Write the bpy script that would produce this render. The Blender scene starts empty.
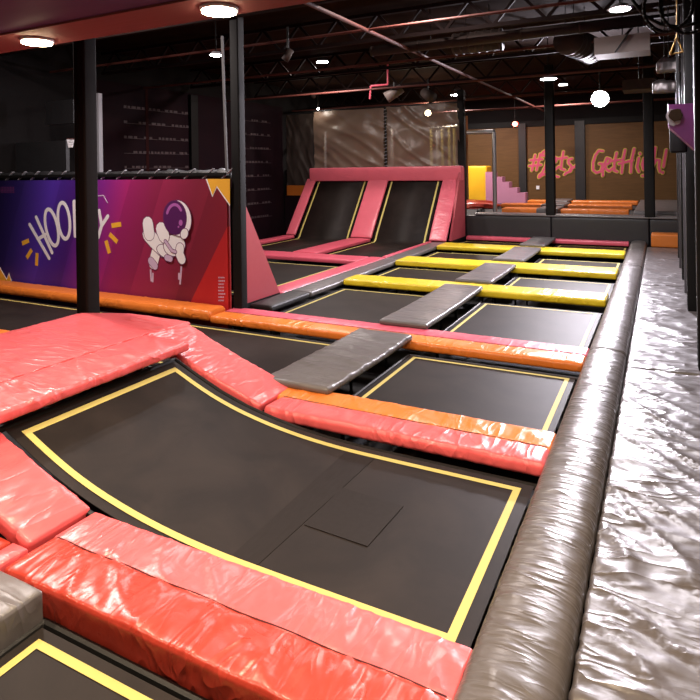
import bpy, bmesh, math, random
from mathutils import Vector, noise
random.seed(7)
C = bpy.context.scene.collection
PI = math.pi

# ------------------------------------------------------------------ camera model
F, HY, YAW, RL, H = 600.0, 169.0, 0.4787, -0.015, 2.2
def ray(px, py):
    dx, dy = px-350, py-HY
    c, s = math.cos(RL), math.sin(RL)
    u, v = (dx*c+dy*s)/F, (-dx*s+dy*c)/F
    return (-math.sin(YAW)+u*math.cos(YAW), math.cos(YAW)+u*math.sin(YAW), -v)
def on_y(px, py, Y):
    r = ray(px, py); t = Y/r[1]; return (r[0]*t, H+r[2]*t)
def on_z(px, py, z):
    r = ray(px, py); t = (z-H)/r[2]; return (r[0]*t, r[1]*t)

# ------------------------------------------------------------------ materials
def newmat(name):
    m = bpy.data.materials.new(name); m.use_nodes = True
    return m, m.node_tree, m.node_tree.nodes['Principled BSDF']
def vinyl(name, col, rough=.3, bump=.25, scale=9, stretch=(1,1,1), var=.12, coat=.0, cr=None, crs=.35):
    m, nt, b = newmat(name); N = nt.nodes; L = nt.links
    tc = N.new('ShaderNodeTexCoord'); mp = N.new('ShaderNodeMapping'); mp.inputs['Scale'].default_value = stretch
    L.new(tc.outputs['Object'], mp.inputs['Vector'])
    n1 = N.new('ShaderNodeTexNoise'); n1.inputs['Scale'].default_value = scale; n1.inputs['Detail'].default_value = 5; n1.inputs['Distortion'].default_value = .8
    L.new(mp.outputs[0], n1.inputs['Vector'])
    n2 = N.new('ShaderNodeTexNoise'); n2.inputs['Scale'].default_value = 1.7; n2.inputs['Detail'].default_value = 3
    L.new(tc.outputs['Object'], n2.inputs['Vector'])
    mx = N.new('ShaderNodeMix'); mx.data_type = 'RGBA'
    mx.inputs['A'].default_value = (*[c*(1-var) for c in col], 1); mx.inputs['B'].default_value = (*[min(1, c*(1+var)) for c in col], 1)
    L.new(n2.outputs['Fac'], mx.inputs['Factor']); L.new(mx.outputs['Result'], b.inputs['Base Color'])
    bp = N.new('ShaderNodeBump'); bp.inputs['Strength'].default_value = bump; bp.inputs['Distance'].default_value = .02
    L.new(n1.outputs['Fac'], bp.inputs['Height'])
    last = bp
    if cr:      # pulled creases: thin ridges running across the pad
        def mth(op, a, bb):
            n = N.new('ShaderNodeMath'); n.operation = op
            for i, q in enumerate((a, bb)):
                if isinstance(q, (int, float)): n.inputs[i].default_value = q
                else: L.new(q, n.inputs[i])
            return n.outputs[0]
        hs = []
        for k, (f, rot) in enumerate(((1, .35), (1.9, -.3))):
            mp2 = N.new('ShaderNodeMapping'); mp2.inputs['Scale'].default_value = (cr[0]*f, cr[1]*f, 3); mp2.inputs['Rotation'].default_value = (0, 0, rot)
            mp2.inputs['Location'].default_value = (k*3.3, k*1.7, 0)
            L.new(tc.outputs['Object'], mp2.inputs['Vector'])
            nn = N.new('ShaderNodeTexNoise'); nn.inputs['Scale'].default_value = 1; nn.inputs['Detail'].default_value = 2; nn.inputs['Distortion'].default_value = .5
            L.new(mp2.outputs[0], nn.inputs['Vector'])
            d = mth('ABSOLUTE', mth('SUBTRACT', nn.outputs['Fac'], .5), 0)
            hs.append(mth('POWER', mth('MAXIMUM', mth('SUBTRACT', 1, mth('MULTIPLY', d, 6)), 0), 2))
        # creases come and go over the surface
        n3 = N.new('ShaderNodeTexNoise'); n3.inputs['Scale'].default_value = 2.2; n3.inputs['Detail'].default_value = 2
        L.new(tc.outputs['Object'], n3.inputs['Vector'])
        g = N.new('ShaderNodeMapRange'); g.inputs['From Min'].default_value = .38; g.inputs['From Max'].default_value = .62; L.new(n3.outputs['Fac'], g.inputs['Value'])
        h = mth('MULTIPLY', mth('ADD', hs[0], mth('MULTIPLY', hs[1], .5)), mth('ADD', mth('MULTIPLY', g.outputs[0], .8), .2))
        bp2 = N.new('ShaderNodeBump'); bp2.inputs['Strength'].default_value = crs; bp2.inputs['Distance'].default_value = .03
        L.new(h, bp2.inputs['Height']); L.new(bp.outputs[0], bp2.inputs['Normal']); last = bp2
    L.new(last.outputs[0], b.inputs['Normal'])
    mr = N.new('ShaderNodeMapRange'); mr.inputs['To Min'].default_value = rough*.8; mr.inputs['To Max'].default_value = rough*1.3
    L.new(n1.outputs['Fac'], mr.inputs['Value']); L.new(mr.outputs[0], b.inputs['Roughness'])
    b.inputs['Coat Weight'].default_value = coat; b.inputs['Coat Roughness'].default_value = .15
    return m
def plain(name, col, rough=.5, metal=0, spec=.5):
    m, nt, b = newmat(name)
    b.inputs['Base Color'].default_value = (*col, 1); b.inputs['Roughness'].default_value = rough
    b.inputs['Metallic'].default_value = metal; b.inputs['Specular IOR Level'].default_value = spec
    n = nt.nodes.new('ShaderNodeTexNoise'); n.inputs['Scale'].default_value = 14; n.inputs['Detail'].default_value = 4
    mr = nt.nodes.new('ShaderNodeMapRange'); mr.inputs['To Min'].default_value = max(0, rough-.07); mr.inputs['To Max'].default_value = min(1, rough+.09)
    nt.links.new(n.outputs['Fac'], mr.inputs['Value']); nt.links.new(mr.outputs[0], b.inputs['Roughness'])
    return m
def emis(name, col, s):
    m, nt, b = newmat(name)
    b.inputs['Base Color'].default_value = (*col, 1); b.inputs['Emission Color'].default_value = (*col, 1); b.inputs['Emission Strength'].default_value = s
    return m
def mixcol(nt, fac, a, b):
    mx = nt.nodes.new('ShaderNodeMix'); mx.data_type = 'RGBA'
    mx.inputs['A'].default_value = (*a, 1); mx.inputs['B'].default_value = (*b, 1)
    nt.links.new(fac, mx.inputs['Factor']); return mx.outputs['Result']

M = {}
XC, YC = (3.4, .95), (.95, 3.4)      # creases for pads long in x, long in y
M['pink'] = vinyl('pink_vinyl', (.68, .105, .115), .3, .14, 8, cr=XC)
M['pinky'] = vinyl('pink_vinyl_lengthwise', (.68, .105, .115), .3, .14, 8, cr=YC)
M['rose'] = vinyl('rose_vinyl', (.58, .085, .13), .36, .15, 6, cr=XC, crs=.2)
M['pinkw'] = vinyl('light_rose_vinyl', (.66, .125, .17), .34, .14, 6, cr=YC, crs=.2)
M['rosey'] = vinyl('rose_vinyl_flat', (.42, .06, .08), .5, .06, 6)
M['red'] = vinyl('red_vinyl', (.42, .042, .026), .28, .14, 8, cr=XC)
M['orange'] = vinyl('orange_vinyl', (.72, .19, .03), .3, .16, 9, cr=XC)
M['dimorange'] = vinyl('burnt_orange_vinyl', (.5, .14, .02), .33, .2, 9)
M['yellow'] = vinyl('yellow_vinyl', (.68, .50, .02), .32, .18, 9, cr=XC)
M['grey'] = vinyl('grey_vinyl', (.115, .105, .106), .34, .12, 7, cr=YC, crs=.25)
M['walk'] = vinyl('dark_grey_walkway_vinyl', (.080, .068, .067), .31, .14, 3.6, (.9, 2.4, 1), cr=(.9, 2.6), crs=.5)
M['roll'] = vinyl('dark_grey_roll_vinyl', (.088, .076, .072), .31, .16, 4, (.8, 3.6, 1), cr=(1.5, 6.0), crs=.28)
M['charcoal'] = vinyl('charcoal_vinyl', (.014, .0135, .015), .5, .2, 5)
M['black'] = plain('black_padding', (.0035, .0032, .0035), .6, 0, .2)
M['blackmetal'] = plain('black_steel', (.006, .0055, .0055), .5, .3)
M['seam'] = plain('dark_seam_thread', (.10, .02, .02), .7)
M['cream'] = plain('yellow_webbing', (.52, .43, .12), .65)
M['steel'] = plain('galvanised_steel', (.5, .5, .52), .35, .9)
M['paint'] = plain('grey_painted_steel', (.30, .29, .32), .5)
M['foam'] = plain('torn_foam', (.05, .032, .02), .95, 0, .05)
M['purple'] = vinyl('purple_vinyl', (.22, .05, .22), .35, .15, 6)
M['lilac'] = vinyl('lilac_foam_vinyl', (.48, .21, .33), .45, .05, 4)
M['white'] = plain('white_print', (.82, .80, .84), .6)
M['visor'] = plain('violet_print', (.085, .012, .10), .45)
M['visor2'] = plain('light_violet_print', (.42, .12, .42), .45)
M['shade'] = plain('pale_lilac_print', (.55, .42, .60), .6)
M['outline'] = plain('dark_violet_outline_print', (.13, .02, .11), .6)
M['sun'] = plain('amber_print', (.85, .45, .04), .5)
M['lettpink'] = plain('pink_paint', (.62, .085, .17), .6)
M['lettyel'] = plain('lime_yellow_paint', (.50, .42, .05), .6)
M['duct'] = plain('pale_duct_metal', (.16, .13, .12), .6, .1)
M['beam'] = plain('dark_red_brown_beam', (.010, .0045, .004), .75, 0, .12)
M['rust'] = plain('red_primer_pipe', (.08, .022, .017), .6, 0, .25)
M['warm'] = emis('warm_lamp_glow', (1, .80, .50), 40)
M['cool'] = emis('cool_lamp_glow', (1, .96, 1), 60)
M['redlamp'] = emis('red_lamp_glow', (1, .06, .04), 30)
M['fadedwhite'] = plain('faded_white_print', (.05, .03, .035), .7)
M['green'] = plain('green_tape', (.02, .35, .08), .6)

# trampoline mat: woven black polypropylene with faint scuffs
def matmat():
    m, nt, b = newmat('trampoline_mat_fabric'); N = nt.nodes; L = nt.links
    tc = N.new('ShaderNodeTexCoord')
    n = N.new('ShaderNodeTexNoise'); n.inputs['Scale'].default_value = 1.6; n.inputs['Detail'].default_value = 7; n.inputs['Roughness'].default_value = .62; n.inputs['Distortion'].default_value = .6
    L.new(tc.outputs['Object'], n.inputs['Vector'])
    r = N.new('ShaderNodeValToRGB'); r.color_ramp.elements[0].position = .38; r.color_ramp.elements[1].position = .72
    r.color_ramp.elements[0].color = (.0125, .0092, .0080, 1); r.color_ramp.elements[1].color = (.024, .0178, .0152, 1)
    L.new(n.outputs['Fac'], r.inputs['Fac']); L.new(r.outputs[0], b.inputs['Base Color'])
    w = N.new('ShaderNodeTexWave'); w.inputs['Scale'].default_value = 90
    L.new(tc.outputs['Object'], w.inputs['Vector'])
    bp = N.new('ShaderNodeBump'); bp.inputs['Strength'].default_value = .05; bp.inputs['Distance'].default_value = .003
    L.new(w.outputs['Fac'], bp.inputs['Height']); L.new(bp.outputs[0], b.inputs['Normal'])
    b.inputs['Roughness'].default_value = .56; b.inputs['Specular IOR Level'].default_value = .14
    return m
M['mat'] = matmat()
M['patch'] = plain('dark_patch_fabric', (.0135, .0100, .0086), .58, 0, .13)
M['stitch'] = plain('black_stitching', (.004, .003, .003), .7)

def wood(name, a, b_, sc=3, ro=.6, sp=.3):
    m, nt, b = newmat(name); N = nt.nodes; L = nt.links
    tc = N.new('ShaderNodeTexCoord'); mp = N.new('ShaderNodeMapping'); mp.inputs['Scale'].default_value = (.5, 1, 5)
    L.new(tc.outputs['Object'], mp.inputs[0])
    n = N.new('ShaderNodeTexNoise'); n.inputs['Scale'].default_value = sc; n.inputs['Detail'].default_value = 6; n.inputs['Distortion'].default_value = 1.2
    L.new(mp.outputs[0], n.inputs['Vector']); L.new(mixcol(nt, n.outputs['Fac'], a, b_), b.inputs['Base Color'])
    b.inputs['Roughness'].default_value = ro; b.inputs['Specular IOR Level'].default_value = sp
    return m
M['ply'] = wood('brown_plywood', (.075, .036, .010), (.155, .080, .026))
M['roof'] = wood('dark_roof_deck', (.007, .004, .0035), (.030, .015, .011), 2, .95, .03)
M['floor'] = plain('dark_concrete_floor', (.02, .019, .02), .8)
M['wallblack'] = plain('black_painted_wall', (.0035, .0022, .0025), .8, 0, .2)

def bannermat():
    m, nt, b = newmat('printed_gradient_banner'); N = nt.nodes; L = nt.links
    g = N.new('ShaderNodeNewGeometry'); s = N.new('ShaderNodeSeparateXYZ'); L.new(g.outputs['Position'], s.inputs[0])
    def mth(op, a, bb):
        n = N.new('ShaderNodeMath'); n.operation = op
        for i, q in enumerate((a, bb)):
            if isinstance(q, (int, float)): n.inputs[i].default_value = q
            else: L.new(q, n.inputs[i])
        return n.outputs[0]
    u = mth('ADD', s.outputs['X'], mth('MULTIPLY', s.outputs['Z'], -.28))
    f = mth('DIVIDE', mth('ADD', u, 12.6), 6.6)
    r = N.new('ShaderNodeValToRGB'); cr = r.color_ramp
    stops = [(0, (0.009, 0.004, 0.051)), (.12, (0.029, 0.014, 0.145)), (.25, (0.080, 0.029, 0.377)), (.36, (0.072, 0.014, 0.217)), (.46, (0.203, 0.017, 0.232)), (.56, (0.362, 0.020, 0.145)), (.66, (0.290, 0.020, 0.080)), (.8, (0.203, 0.016, 0.043)), (.93, (0.261, 0.017, 0.035)), (1, (0.652, 0.029, 0.023))]
    while len(cr.elements) < len(stops): cr.elements.new(.5)
    for e, (p, c) in zip(cr.elements, stops): e.position = p; e.color = (*c, 1)
    L.new(f, r.inputs['Fac'])
    # slanted printed bands
    d = mth('ADD', s.outputs['X'], mth('MULTIPLY', s.outputs['Z'], -.42))
    band = mth('GREATER_THAN', mth('SINE', mth('MULTIPLY', d, 3.4), 0), .25)
    col = N.new('ShaderNodeMix'); col.data_type = 'RGBA'; col.blend_type = 'MULTIPLY'
    L.new(mth('MULTIPLY', band, .38), col.inputs['Factor']); L.new(r.outputs[0], col.inputs['A']); col.inputs['B'].default_value = (.45, .42, .5, 1)
    # red slanting corner bottom right
    k = mth('GREATER_THAN', mth('ADD', s.outputs['X'], mth('MULTIPLY', s.outputs['Z'], -.62)), -6.98)
    c2 = N.new('ShaderNodeMix'); c2.data_type = 'RGBA'
    L.new(mth('MULTIPLY', k, .75), c2.inputs['Factor']); L.new(col.outputs['Result'], c2.inputs['A']); c2.inputs['B'].default_value = (.50, .018, .02, 1)
    L.new(c2.outputs['Result'], b.inputs['Base Color']); b.inputs['Roughness'].default_value = .45
    return m
M['banner'] = bannermat()
def muralmat():
    m, nt, b = newmat('faded_mural_print'); N = nt.nodes; L = nt.links
    g = N.new('ShaderNodeNewGeometry')
    n = N.new('ShaderNodeTexNoise'); n.inputs['Scale'].default_value = .8; n.inputs['Detail'].default_value = 4
    L.new(g.outputs['Position'], n.inputs['Vector'])
    L.new(mixcol(nt, n.outputs['Fac'], (.004, .003, .006), (.016, .004, .006)), b.inputs['Base Color']); b.inputs['Roughness'].default_value = .75; b.inputs['Specular IOR Level'].default_value = .08
    return m
M['mural'] = muralmat()
def soffitmat():
    return plain('maroon_painted_board', (.16, .045, .045), .7)
M['soffit'] = soffitmat()
M['soffitpurple'] = plain('violet_painted_board', (.045, .022, .11), .7)
def netmat():
    m, nt, b = newmat('smoky_mesh_sheet'); N = nt.nodes; L = nt.links
    tc = N.new('ShaderNodeTexCoord')
    n = N.new('ShaderNodeTexNoise'); n.inputs['Scale'].default_value = 1.5; n.inputs['Detail'].default_value = 5; n.inputs['Distortion'].default_value = 1.6
    L.new(tc.outputs['Object'], n.inputs['Vector'])
    bp = N.new('ShaderNodeBump'); bp.inputs['Strength'].default_value = .5; bp.inputs['Distance'].default_value = .05
    L.new(n.outputs['Fac'], bp.inputs['Height']); L.new(bp.outputs[0], b.inputs['Normal'])
    b.inputs['Base Color'].default_value = (.20, .135, .10, 1); b.inputs['Roughness'].default_value = .38; b.inputs['Alpha'].default_value = .68
    return m
M['net'] = netmat()

# ------------------------------------------------------------------ object helpers
def mesh_obj(name, verts, faces, mat, parent=None, smooth=False, matidx=None):
    me = bpy.data.meshes.new(name); me.from_pydata(verts, [], faces); me.update()
    for m in (mat if isinstance(mat, (list, tuple)) else [mat]): me.materials.append(m)
    if matidx: me.polygons.foreach_set('material_index', matidx)
    if smooth: me.polygons.foreach_set('use_smooth', [True]*len(me.polygons))
    o = bpy.data.objects.new(name, me); C.objects.link(o)
    if parent is not None:
        o.parent = parent; o.matrix_parent_inverse.identity()
        l = parent.location
        me.transform(__import__('mathutils').Matrix.Translation(-l)) if l.length else None
    return o
def thing(name, label, cat, loc=(0, 0, 0), group=None):
    o = bpy.data.objects.new(name, None); C.objects.link(o); o.location = loc; o.empty_display_size = .1
    return tag(o, label, cat, group)
def tag(o, label, cat, group=None, kind=None):
    o['label'] = label; o['category'] = cat
    if group: o['group'] = group
    if kind: o['kind'] = kind
    return o
def struct(o, label=None):
    o['kind'] = 'structure'
    if label: o['label'] = label
    return o

class MB:
    def __init__(s): s.v = []; s.f = []
    def box(s, x0, x1, y0, y1, z0, z1):
        b = len(s.v)
        s.v += [(x, y, z) for x in (x0, x1) for y in (y0, y1) for z in (z0, z1)]
        s.f += [tuple(b+i for i in q) for q in ((0, 1, 3, 2), (4, 6, 7, 5), (0, 4, 5, 1), (2, 3, 7, 6), (0, 2, 6, 4), (1, 5, 7, 3))]
        return s
    def tube(s, a, c, r, n=12, r2=None):
        a = Vector(a); c = Vector(c); d = (c-a).normalized(); r2 = r if r2 is None else r2
        u = d.orthogonal().normalized(); w = d.cross(u); b = len(s.v)
        for i in range(n):
            t = 2*PI*i/n; k = u*math.cos(t)+w*math.sin(t)
            s.v.append(tuple(a+k*r)); s.v.append(tuple(c+k*r2))
        for i in range(n):
            j = (i+1) % n; s.f.append((b+2*i, b+2*j, b+2*j+1, b+2*i+1))
        s.f.append(tuple(b+2*i for i in reversed(range(n)))); s.f.append(tuple(b+2*i+1 for i in range(n)))
        return s
    def path(s, pts, r, n=8):
        for a, c in zip(pts, pts[1:]): s.tube(a, c, r, n)
        return s
    def bar(s, a, c, w, h):   # rectangular bar
        a = Vector(a); c = Vector(c); d = (c-a).normalized()
        up = Vector((0, 0, 1)) if abs(d.z) < .9 else Vector((0, 1, 0))
        u = d.cross(up).normalized(); k = u.cross(d); b = len(s.v)
        for p in (a, c):
            for i, j in ((-1, -1), (1, -1), (1, 1), (-1, 1)): s.v.append(tuple(p+u*w/2*i+k*h/2*j))
        s.f += [tuple(b+i for i in q) for q in ((0, 1, 2, 3), (7, 6, 5, 4), (0, 4, 5, 1), (1, 5, 6, 2), (2, 6, 7, 3), (3, 7, 4, 0))]
        return s
    def prism(s, pts, d):     # polygon of 3D points extruded by d
        b = len(s.v); n = len(pts); d = Vector(d)
        s.v += [tuple(p) for p in pts] + [tuple(Vector(p)+d) for p in pts]
        s.f.append(tuple(b+i for i in range(n))); s.f.append(tuple(b+n+i for i in reversed(range(n))))
        for i in range(n): j = (i+1) % n; s.f.append((b+i, b+n+i, b+n+j, b+j))
        return s
    def build(s, name, mat, parent=None, smooth=False):
        return mesh_obj(name, s.v, s.f, mat, parent, smooth)

def cuts(lo, hi, r, res):
    n = max(1, int(round((hi-lo-2*r)/res)))
    k = [lo, lo+r*.3, lo+r*.65]
    k += [lo+r+(hi-lo-2*r)*i/n for i in range(n+1)]
    return k+[hi-r*.65, hi-r*.3, hi]
def ridge(p, k=5):
    return max(0, 1-abs(noise.noise(p))*k)
def slab(name, x0, x1, y0, y1, z0, z1, mat, parent=None, r=.035, res=.05, warp=None, wr=.004, puff=.012, pleat=.004, axis='x', seed=0, fold=1., side_r=None):
    """padded vinyl slab: rounded box, puffed up, creased across its length and pleated along the long edges"""
    r = min(r, (z1-z0)*.48, (x1-x0)*.3, (y1-y0)*.3)
    xs, ys, zs = cuts(x0, x1, r, res), cuts(y0, y1, r, res), cuts(z0, z1, r, max(res, .03))
    idx = {}; V = []
    lo = (x0+r, y0+r, z0+r); hi = (x1-r, y1-r, z1-r)
    def vert(i, j, k):
        key = (i, j, k)
        if key in idx: return idx[key]
        p = (xs[i], ys[j], zs[k])
        q = [min(max(p[a], lo[a]), hi[a]) for a in range(3)]
        d = Vector([p[a]-q[a] for a in range(3)])
        nrm = d.normalized() if d.length > 1e-9 else Vector((0, 0, 1))
        P = Vector(q)+nrm*r
        u = (p[0]-x0)/(x1-x0); v = (p[1]-y0)/(y1-y0)
        al, ac, L = (p[0], p[1], v) if axis == 'x' else (p[1], p[0], u)
        up = max(0, nrm.z)
        e = min(L, 1-L)*((y1-y0) if axis == 'x' else (x1-x0))        # distance from a long edge
        en = min(u if axis == 'x' else v, 1-(u if axis == 'x' else v))*((x1-x0) if axis == 'x' else (y1-y0))
        inner = min(1, e/.05)*min(1, en/.05)
        h = puff*up*(math.sin(PI*min(1, max(0, L)))**.5)*min(1, (en/.08))**.5
        S = seed*7.31
        sl = .55*noise.noise(Vector((al*.5, ac*.7, S)))
        w = ridge(Vector((al*3.2+sl*3+ac*1.3, ac*1.1+S, 1.7)))**2 + .6*ridge(Vector((al*7+ac*2.2+sl*2, ac*2.+S, 5.1)))**2
        h += wr*(w-.35)*fold*up*(.35+.65*inner)
        h += pleat*noise.noise(Vector((al*26, ac*3+S, p[2]*4)))*max(0, 1-e/.14)
        P = P+nrm*h
        if nrm.z < -.5: P.z = max(P.z, z0)
        if warp: P = Vector(warp(*P))
        idx[key] = len(V); V.append(tuple(P)); return idx[key]
    Fc = []
    nx, ny, nz = len(xs)-1, len(ys)-1, len(zs)-1
    for i in range(nx):
        for j in range(ny):
            Fc.append((vert(i, j, nz), vert(i+1, j, nz), vert(i+1, j+1, nz), vert(i, j+1, nz)))
            Fc.append((vert(i, j, 0), vert(i, j+1, 0), vert(i+1, j+1, 0), vert(i+1, j, 0)))
    for i in range(nx):
        for k in range(nz):
            Fc.append((vert(i, 0, k), vert(i+1, 0, k), vert(i+1, 0, k+1), vert(i, 0, k+1)))
            Fc.append((vert(i, ny, k), vert(i, ny, k+1), vert(i+1, ny, k+1), vert(i+1, ny, k)))
    for j in range(ny):
        for k in range(nz):
            Fc.append((vert(0, j, k), vert(0, j, k+1), vert(0, j+1, k+1), vert(0, j+1, k)))
            Fc.append((vert(nx, j, k), vert(nx, j+1, k), vert(nx, j+1, k+1), vert(nx, j, k+1)))
    return mesh_obj(name, V, Fc, mat, parent, True)

# ------------------------------------------------------------------ the setting
FL = -.95
struct(MB().box(-12.9, 2.6, -2, 30, FL-.1, FL).build('floor', M['floor']), 'dark floor below the trampoline frames')
struct(MB().box(-12.9, 2.6, -2, 30, 5.3, 5.4).build('ceiling', M['roof']), 'dark brown roof deck')
struct(MB().box(-12.9, -12.6, -2, 30, FL, 5.3).build('wall_left', M['wallblack']), 'black side wall')
struct(MB().box(-12.6, 2.3, 28, 28.2, FL, 5.3).build('wall_back', M['wallblack']), 'black far wall')
struct(MB().box(2.3, 2.6, -2, 30, FL, 5.3).build('wall_right', M['wallblack']), 'black side wall')
# bulkhead with downlights over the near edge
sf = MB().box(-9, 2.2, 2.70, 3.10, 3.205, 3.5).build('trim_1', M['soffit']); struct(sf, 'maroon bulkhead strip carrying round downlights')
sp = MB().box(-9, 2.2, .3, 2.70, 3.22, 3.5).build('trim_2', M['soffitpurple']); struct(sp, 'violet ceiling board behind the bulkhead strip')

# ------------------------------------------------------------------ trampoline beds
def line_strip(mb, pts, w, z, zf=None):
    """flat closed webbing band around a rectangle x0,x1,y0,y1 sampled so it can follow zf"""
    x0, x1, y0, y1, open_ = pts
    def seg(a, b, off):
        n = max(1, int(max(abs(b[0]-a[0]), abs(b[1]-a[1]))/.12))
        base = len(mb.v)
        for i in range(n+1):
            t = i/n; x = a[0]+(b[0]-a[0])*t; y = a[1]+(b[1]-a[1])*t
            for k in (-.5, .5):
                X, Y = x+off[0]*k*w, y+off[1]*k*w
                mb.v.append((X, Y, (zf(X) if zf else z)+.004))
        for i in range(n):
            q = base+2*i
            mb.f.append((q, q+1, q+3, q+2) if (off[0] < 0 or off[1] < 0) else (q, q+2, q+3, q+1))
    h = w/2
    if 'n' not in open_: seg((x0-h, y0), (x1+h, y0), (0, 1))
    if 'f' not in open_: seg((x0-h, y1), (x1+h, y1), (0, 1))
    if 'l' not in open_: seg((x0, y0+h), (x0, y1-h), (1, 0))
    if 'r' not in open_: seg((x1, y0+h), (x1, y1-h), (1, 0))
MZ = -.12
def bed(label, x0, x1, y0, y1, group='trampoline beds of the main court', z=MZ, m=.08, lw=.045, zf=None, open_='', lx=None):
    """x0..y1 is the webbing line; the mat runs m beyond it, a steel frame .07 beyond that, on legs"""
    t = thing('trampoline_bed', label, 'trampoline', ((x0+x1)/2, (y0+y1)/2, FL), group)
    nx = max(2, int((x1-x0+2*m)/.1)); ny = max(2, int((y1-y0+2*m)/.25)); V = []; Fc = []
    X0, X1, Y0, Y1 = x0-m, x1+m, y0-m, y1+m
    for i in range(nx+1):
        for j in range(ny+1):
            x = X0+(X1-X0)*i/nx; y = Y0+(Y1-Y0)*j/ny
            V.append((x, y, zf(x) if zf else z))
    k = len(V)
    V += [(a, b, c-.006) for a, b, c in V]
    for i in range(nx):
        for j in range(ny):
            a = i*(ny+1)+j; q = (a, a+ny+1, a+ny+2, a+1)
            Fc.append(q); Fc.append(tuple(k+s for s in reversed(q)))
    mesh_obj('mat', V, Fc, M['mat'], t, True)
    mb = MB(); line_strip(mb, (x0, x1, y0, y1, open_), lw, z, zf); l = mb.build('border_line', M['cream'], t)
    l['label'] = 'yellow webbing line'
    # frame rails follow the mat
    fr = MB(); g = .05
    xs = [X0-g+(X1-X0+2*g)*i/12 for i in range(13)]
    for yy in (Y0-g, Y1+g):
        fr.path([(x, yy, (zf(x) if zf else z)-.03) for x in xs], .024, 8)
    for xx in (X0-g, X1+g):
        zz = (zf(xx) if zf else z)-.03; fr.tube((xx, Y0-g, zz), (xx, Y1+g, zz), .024, 8)
    fr.build('frame', M['blackmetal'], t)
    for xx in (X0-g, X1+g):
        for yy in (Y0-g, Y1+g):
            MB().tube((xx, yy, FL), (xx, yy, (zf(xx) if zf else z)-.03), .022, 8).build('leg', M['blackmetal'], t)
    return t
def curve_z(x):
    P = [(-4.45, .385), (-4.2, .285), (-3.9, .155), (-3.6, .055), (-3.3, -.015), (-2.9, -.08), (-2.45, -.115), (-2.0, -.12), (0, -.12)]
    if x <= P[0][0]: return P[0][1]+(x-P[0][0])*-.42
    for (a, b), (c, d) in zip(P, P[1:]):
        if x <= c:
            t = (x-a)/(c-a); return b+(d-b)*t
    return -.12
# smooth the profile
def curve_s(x): return sum(curve_z(x+d) for d in (-.18, -.09, 0, .09, .18))/5
big = bed('big foreground trampoline curving up to the pink deck, with a square patch on its mat', -4.2, -.95, 2.83, 4.36, m=.10, lw=.05, zf=curve_s)
# dark strip and square patch sewn on the big mat
o = MB().prism([(-2.40, 2.74, MZ+.001), (-2.14, 2.74, MZ+.001), (-2.065, 4.332, MZ+.001), (-2.322, 4.332, MZ+.001)], (0, 0, .0035)).build('cross_strip', M['patch'], big)
o['label'] = 'darker strip sewn across the mat'
pt = MB().prism([(-2.10, 3.32, MZ+.002), (-1.63, 3.30, MZ+.002), (-1.60, 3.80, MZ+.002), (-2.09, 3.83, MZ+.002)], (0, 0, .0035)).build('patch', M['patch'], big)
pt['label'] = 'square dark repair patch'
st = MB()
for a, b in (((-2.11, 3.32), (-1.63, 3.30)), ((-1.63, 3.30), (-1.60, 3.80)), ((-1.62, 3.79), (-1.70, 3.76)), ((-2.10, 3.32), (-2.09, 3.83)), ((-2.14, 2.76), (-2.10, 3.32)), ((-2.09, 3.83), (-2.065, 4.32)), ((-2.40, 2.76), (-2.322, 4.32))):
    st.bar((*a, MZ+.006), (*b, MZ+.006), .006, .0016)
st.build('stitching', M['stitch'], pt)

bed('trampoline in the bottom left corner of the view, beside the grey block', -2.76, -.95, .35, 1.90)
bed('trampoline beside the grey roll, between the two orange edged pads', -2.71, -.94, 5.36, 6.86)
bed('long trampoline behind the pink deck, along the foot of the printed banner wall', -11.6, -3.80, 5.40, 6.88)
bed('left trampoline between the pink and orange pad and the nearest yellow pad', -5.44, -3.70, 8.05, 10.2)
bed('right trampoline between the pink and orange pad and the nearest yellow pad', -2.66, -.94, 8.05, 10.06)
bed('left trampoline between the first and second yellow pads', -5.44, -3.66, 11.25, 12.9)
bed('right trampoline between the first and second yellow pads', -2.64, -.92, 11.25, 12.68)
bed('left trampoline between the second and third yellow pads', -5.44, -3.66, 14.05, 15.65)
bed('right trampoline between the second and third yellow pads', -2.62, -.92, 14.05, 15.45)
bed('left trampoline beyond the last yellow pad, at the foot of the black divider', -5.44, -3.66, 16.95, 18.35)
bed('right trampoline beyond the last yellow pad, at the foot of the black divider', -2.64, -.92, 16.95, 18.35)
bed('small trampoline between the pink triangle and the pink cross pad', -9.3, -6.85, 9.1, 12.45, 'trampolines of the wall run')

# ------------------------------------------------------------------ pads
PT, PB = 0.0, -.095
def duo(label, x0, x1, ya, ys, yb, ma, mb_, la, lb, seed, t=PT, b=PB, group='two coloured pads across the court', res=.05, r=.04, wr=.006, puff=.012, fb=None, fx0=None):
    """pad across the court, near colour from ya to ys, far colour from ys to yb"""
    e = thing('foam_pad', label, 'pad', ((x0+x1)/2, (ya+yb)/2, b), group)
    p = slab('near_panel', x0, x1, ya, ys+.012, b, t, ma, e, r=r, res=res, wr=wr, seed=seed, puff=puff); p['label'] = la
    p = slab('far_panel', x0 if fx0 is None else fx0, x1, ys-.012, yb, fb or b, t, mb_, e, r=r*.6, res=res, wr=wr, seed=seed, puff=puff); p['label'] = lb
    n = int((x1-x0)/.06); m = MB()
    m.path([(x0+.03+(x1-x0-.06)*i/n, ys+.004*math.sin(i*.7+seed), t+.004) for i in range(n+1)], .003, 5)
    m.build('seam', M['seam'], e)
    return e
duo('thick pink and red pad across the bottom of the view', -3.30, -.79, 2.06, 2.385, 2.685, M['red'], M['pink'], 'glossy red near panel', 'pink far panel', 1, t=.0, b=-.17, res=.025, r=.026, wr=.012, puff=.010, fb=-.105)
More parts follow.
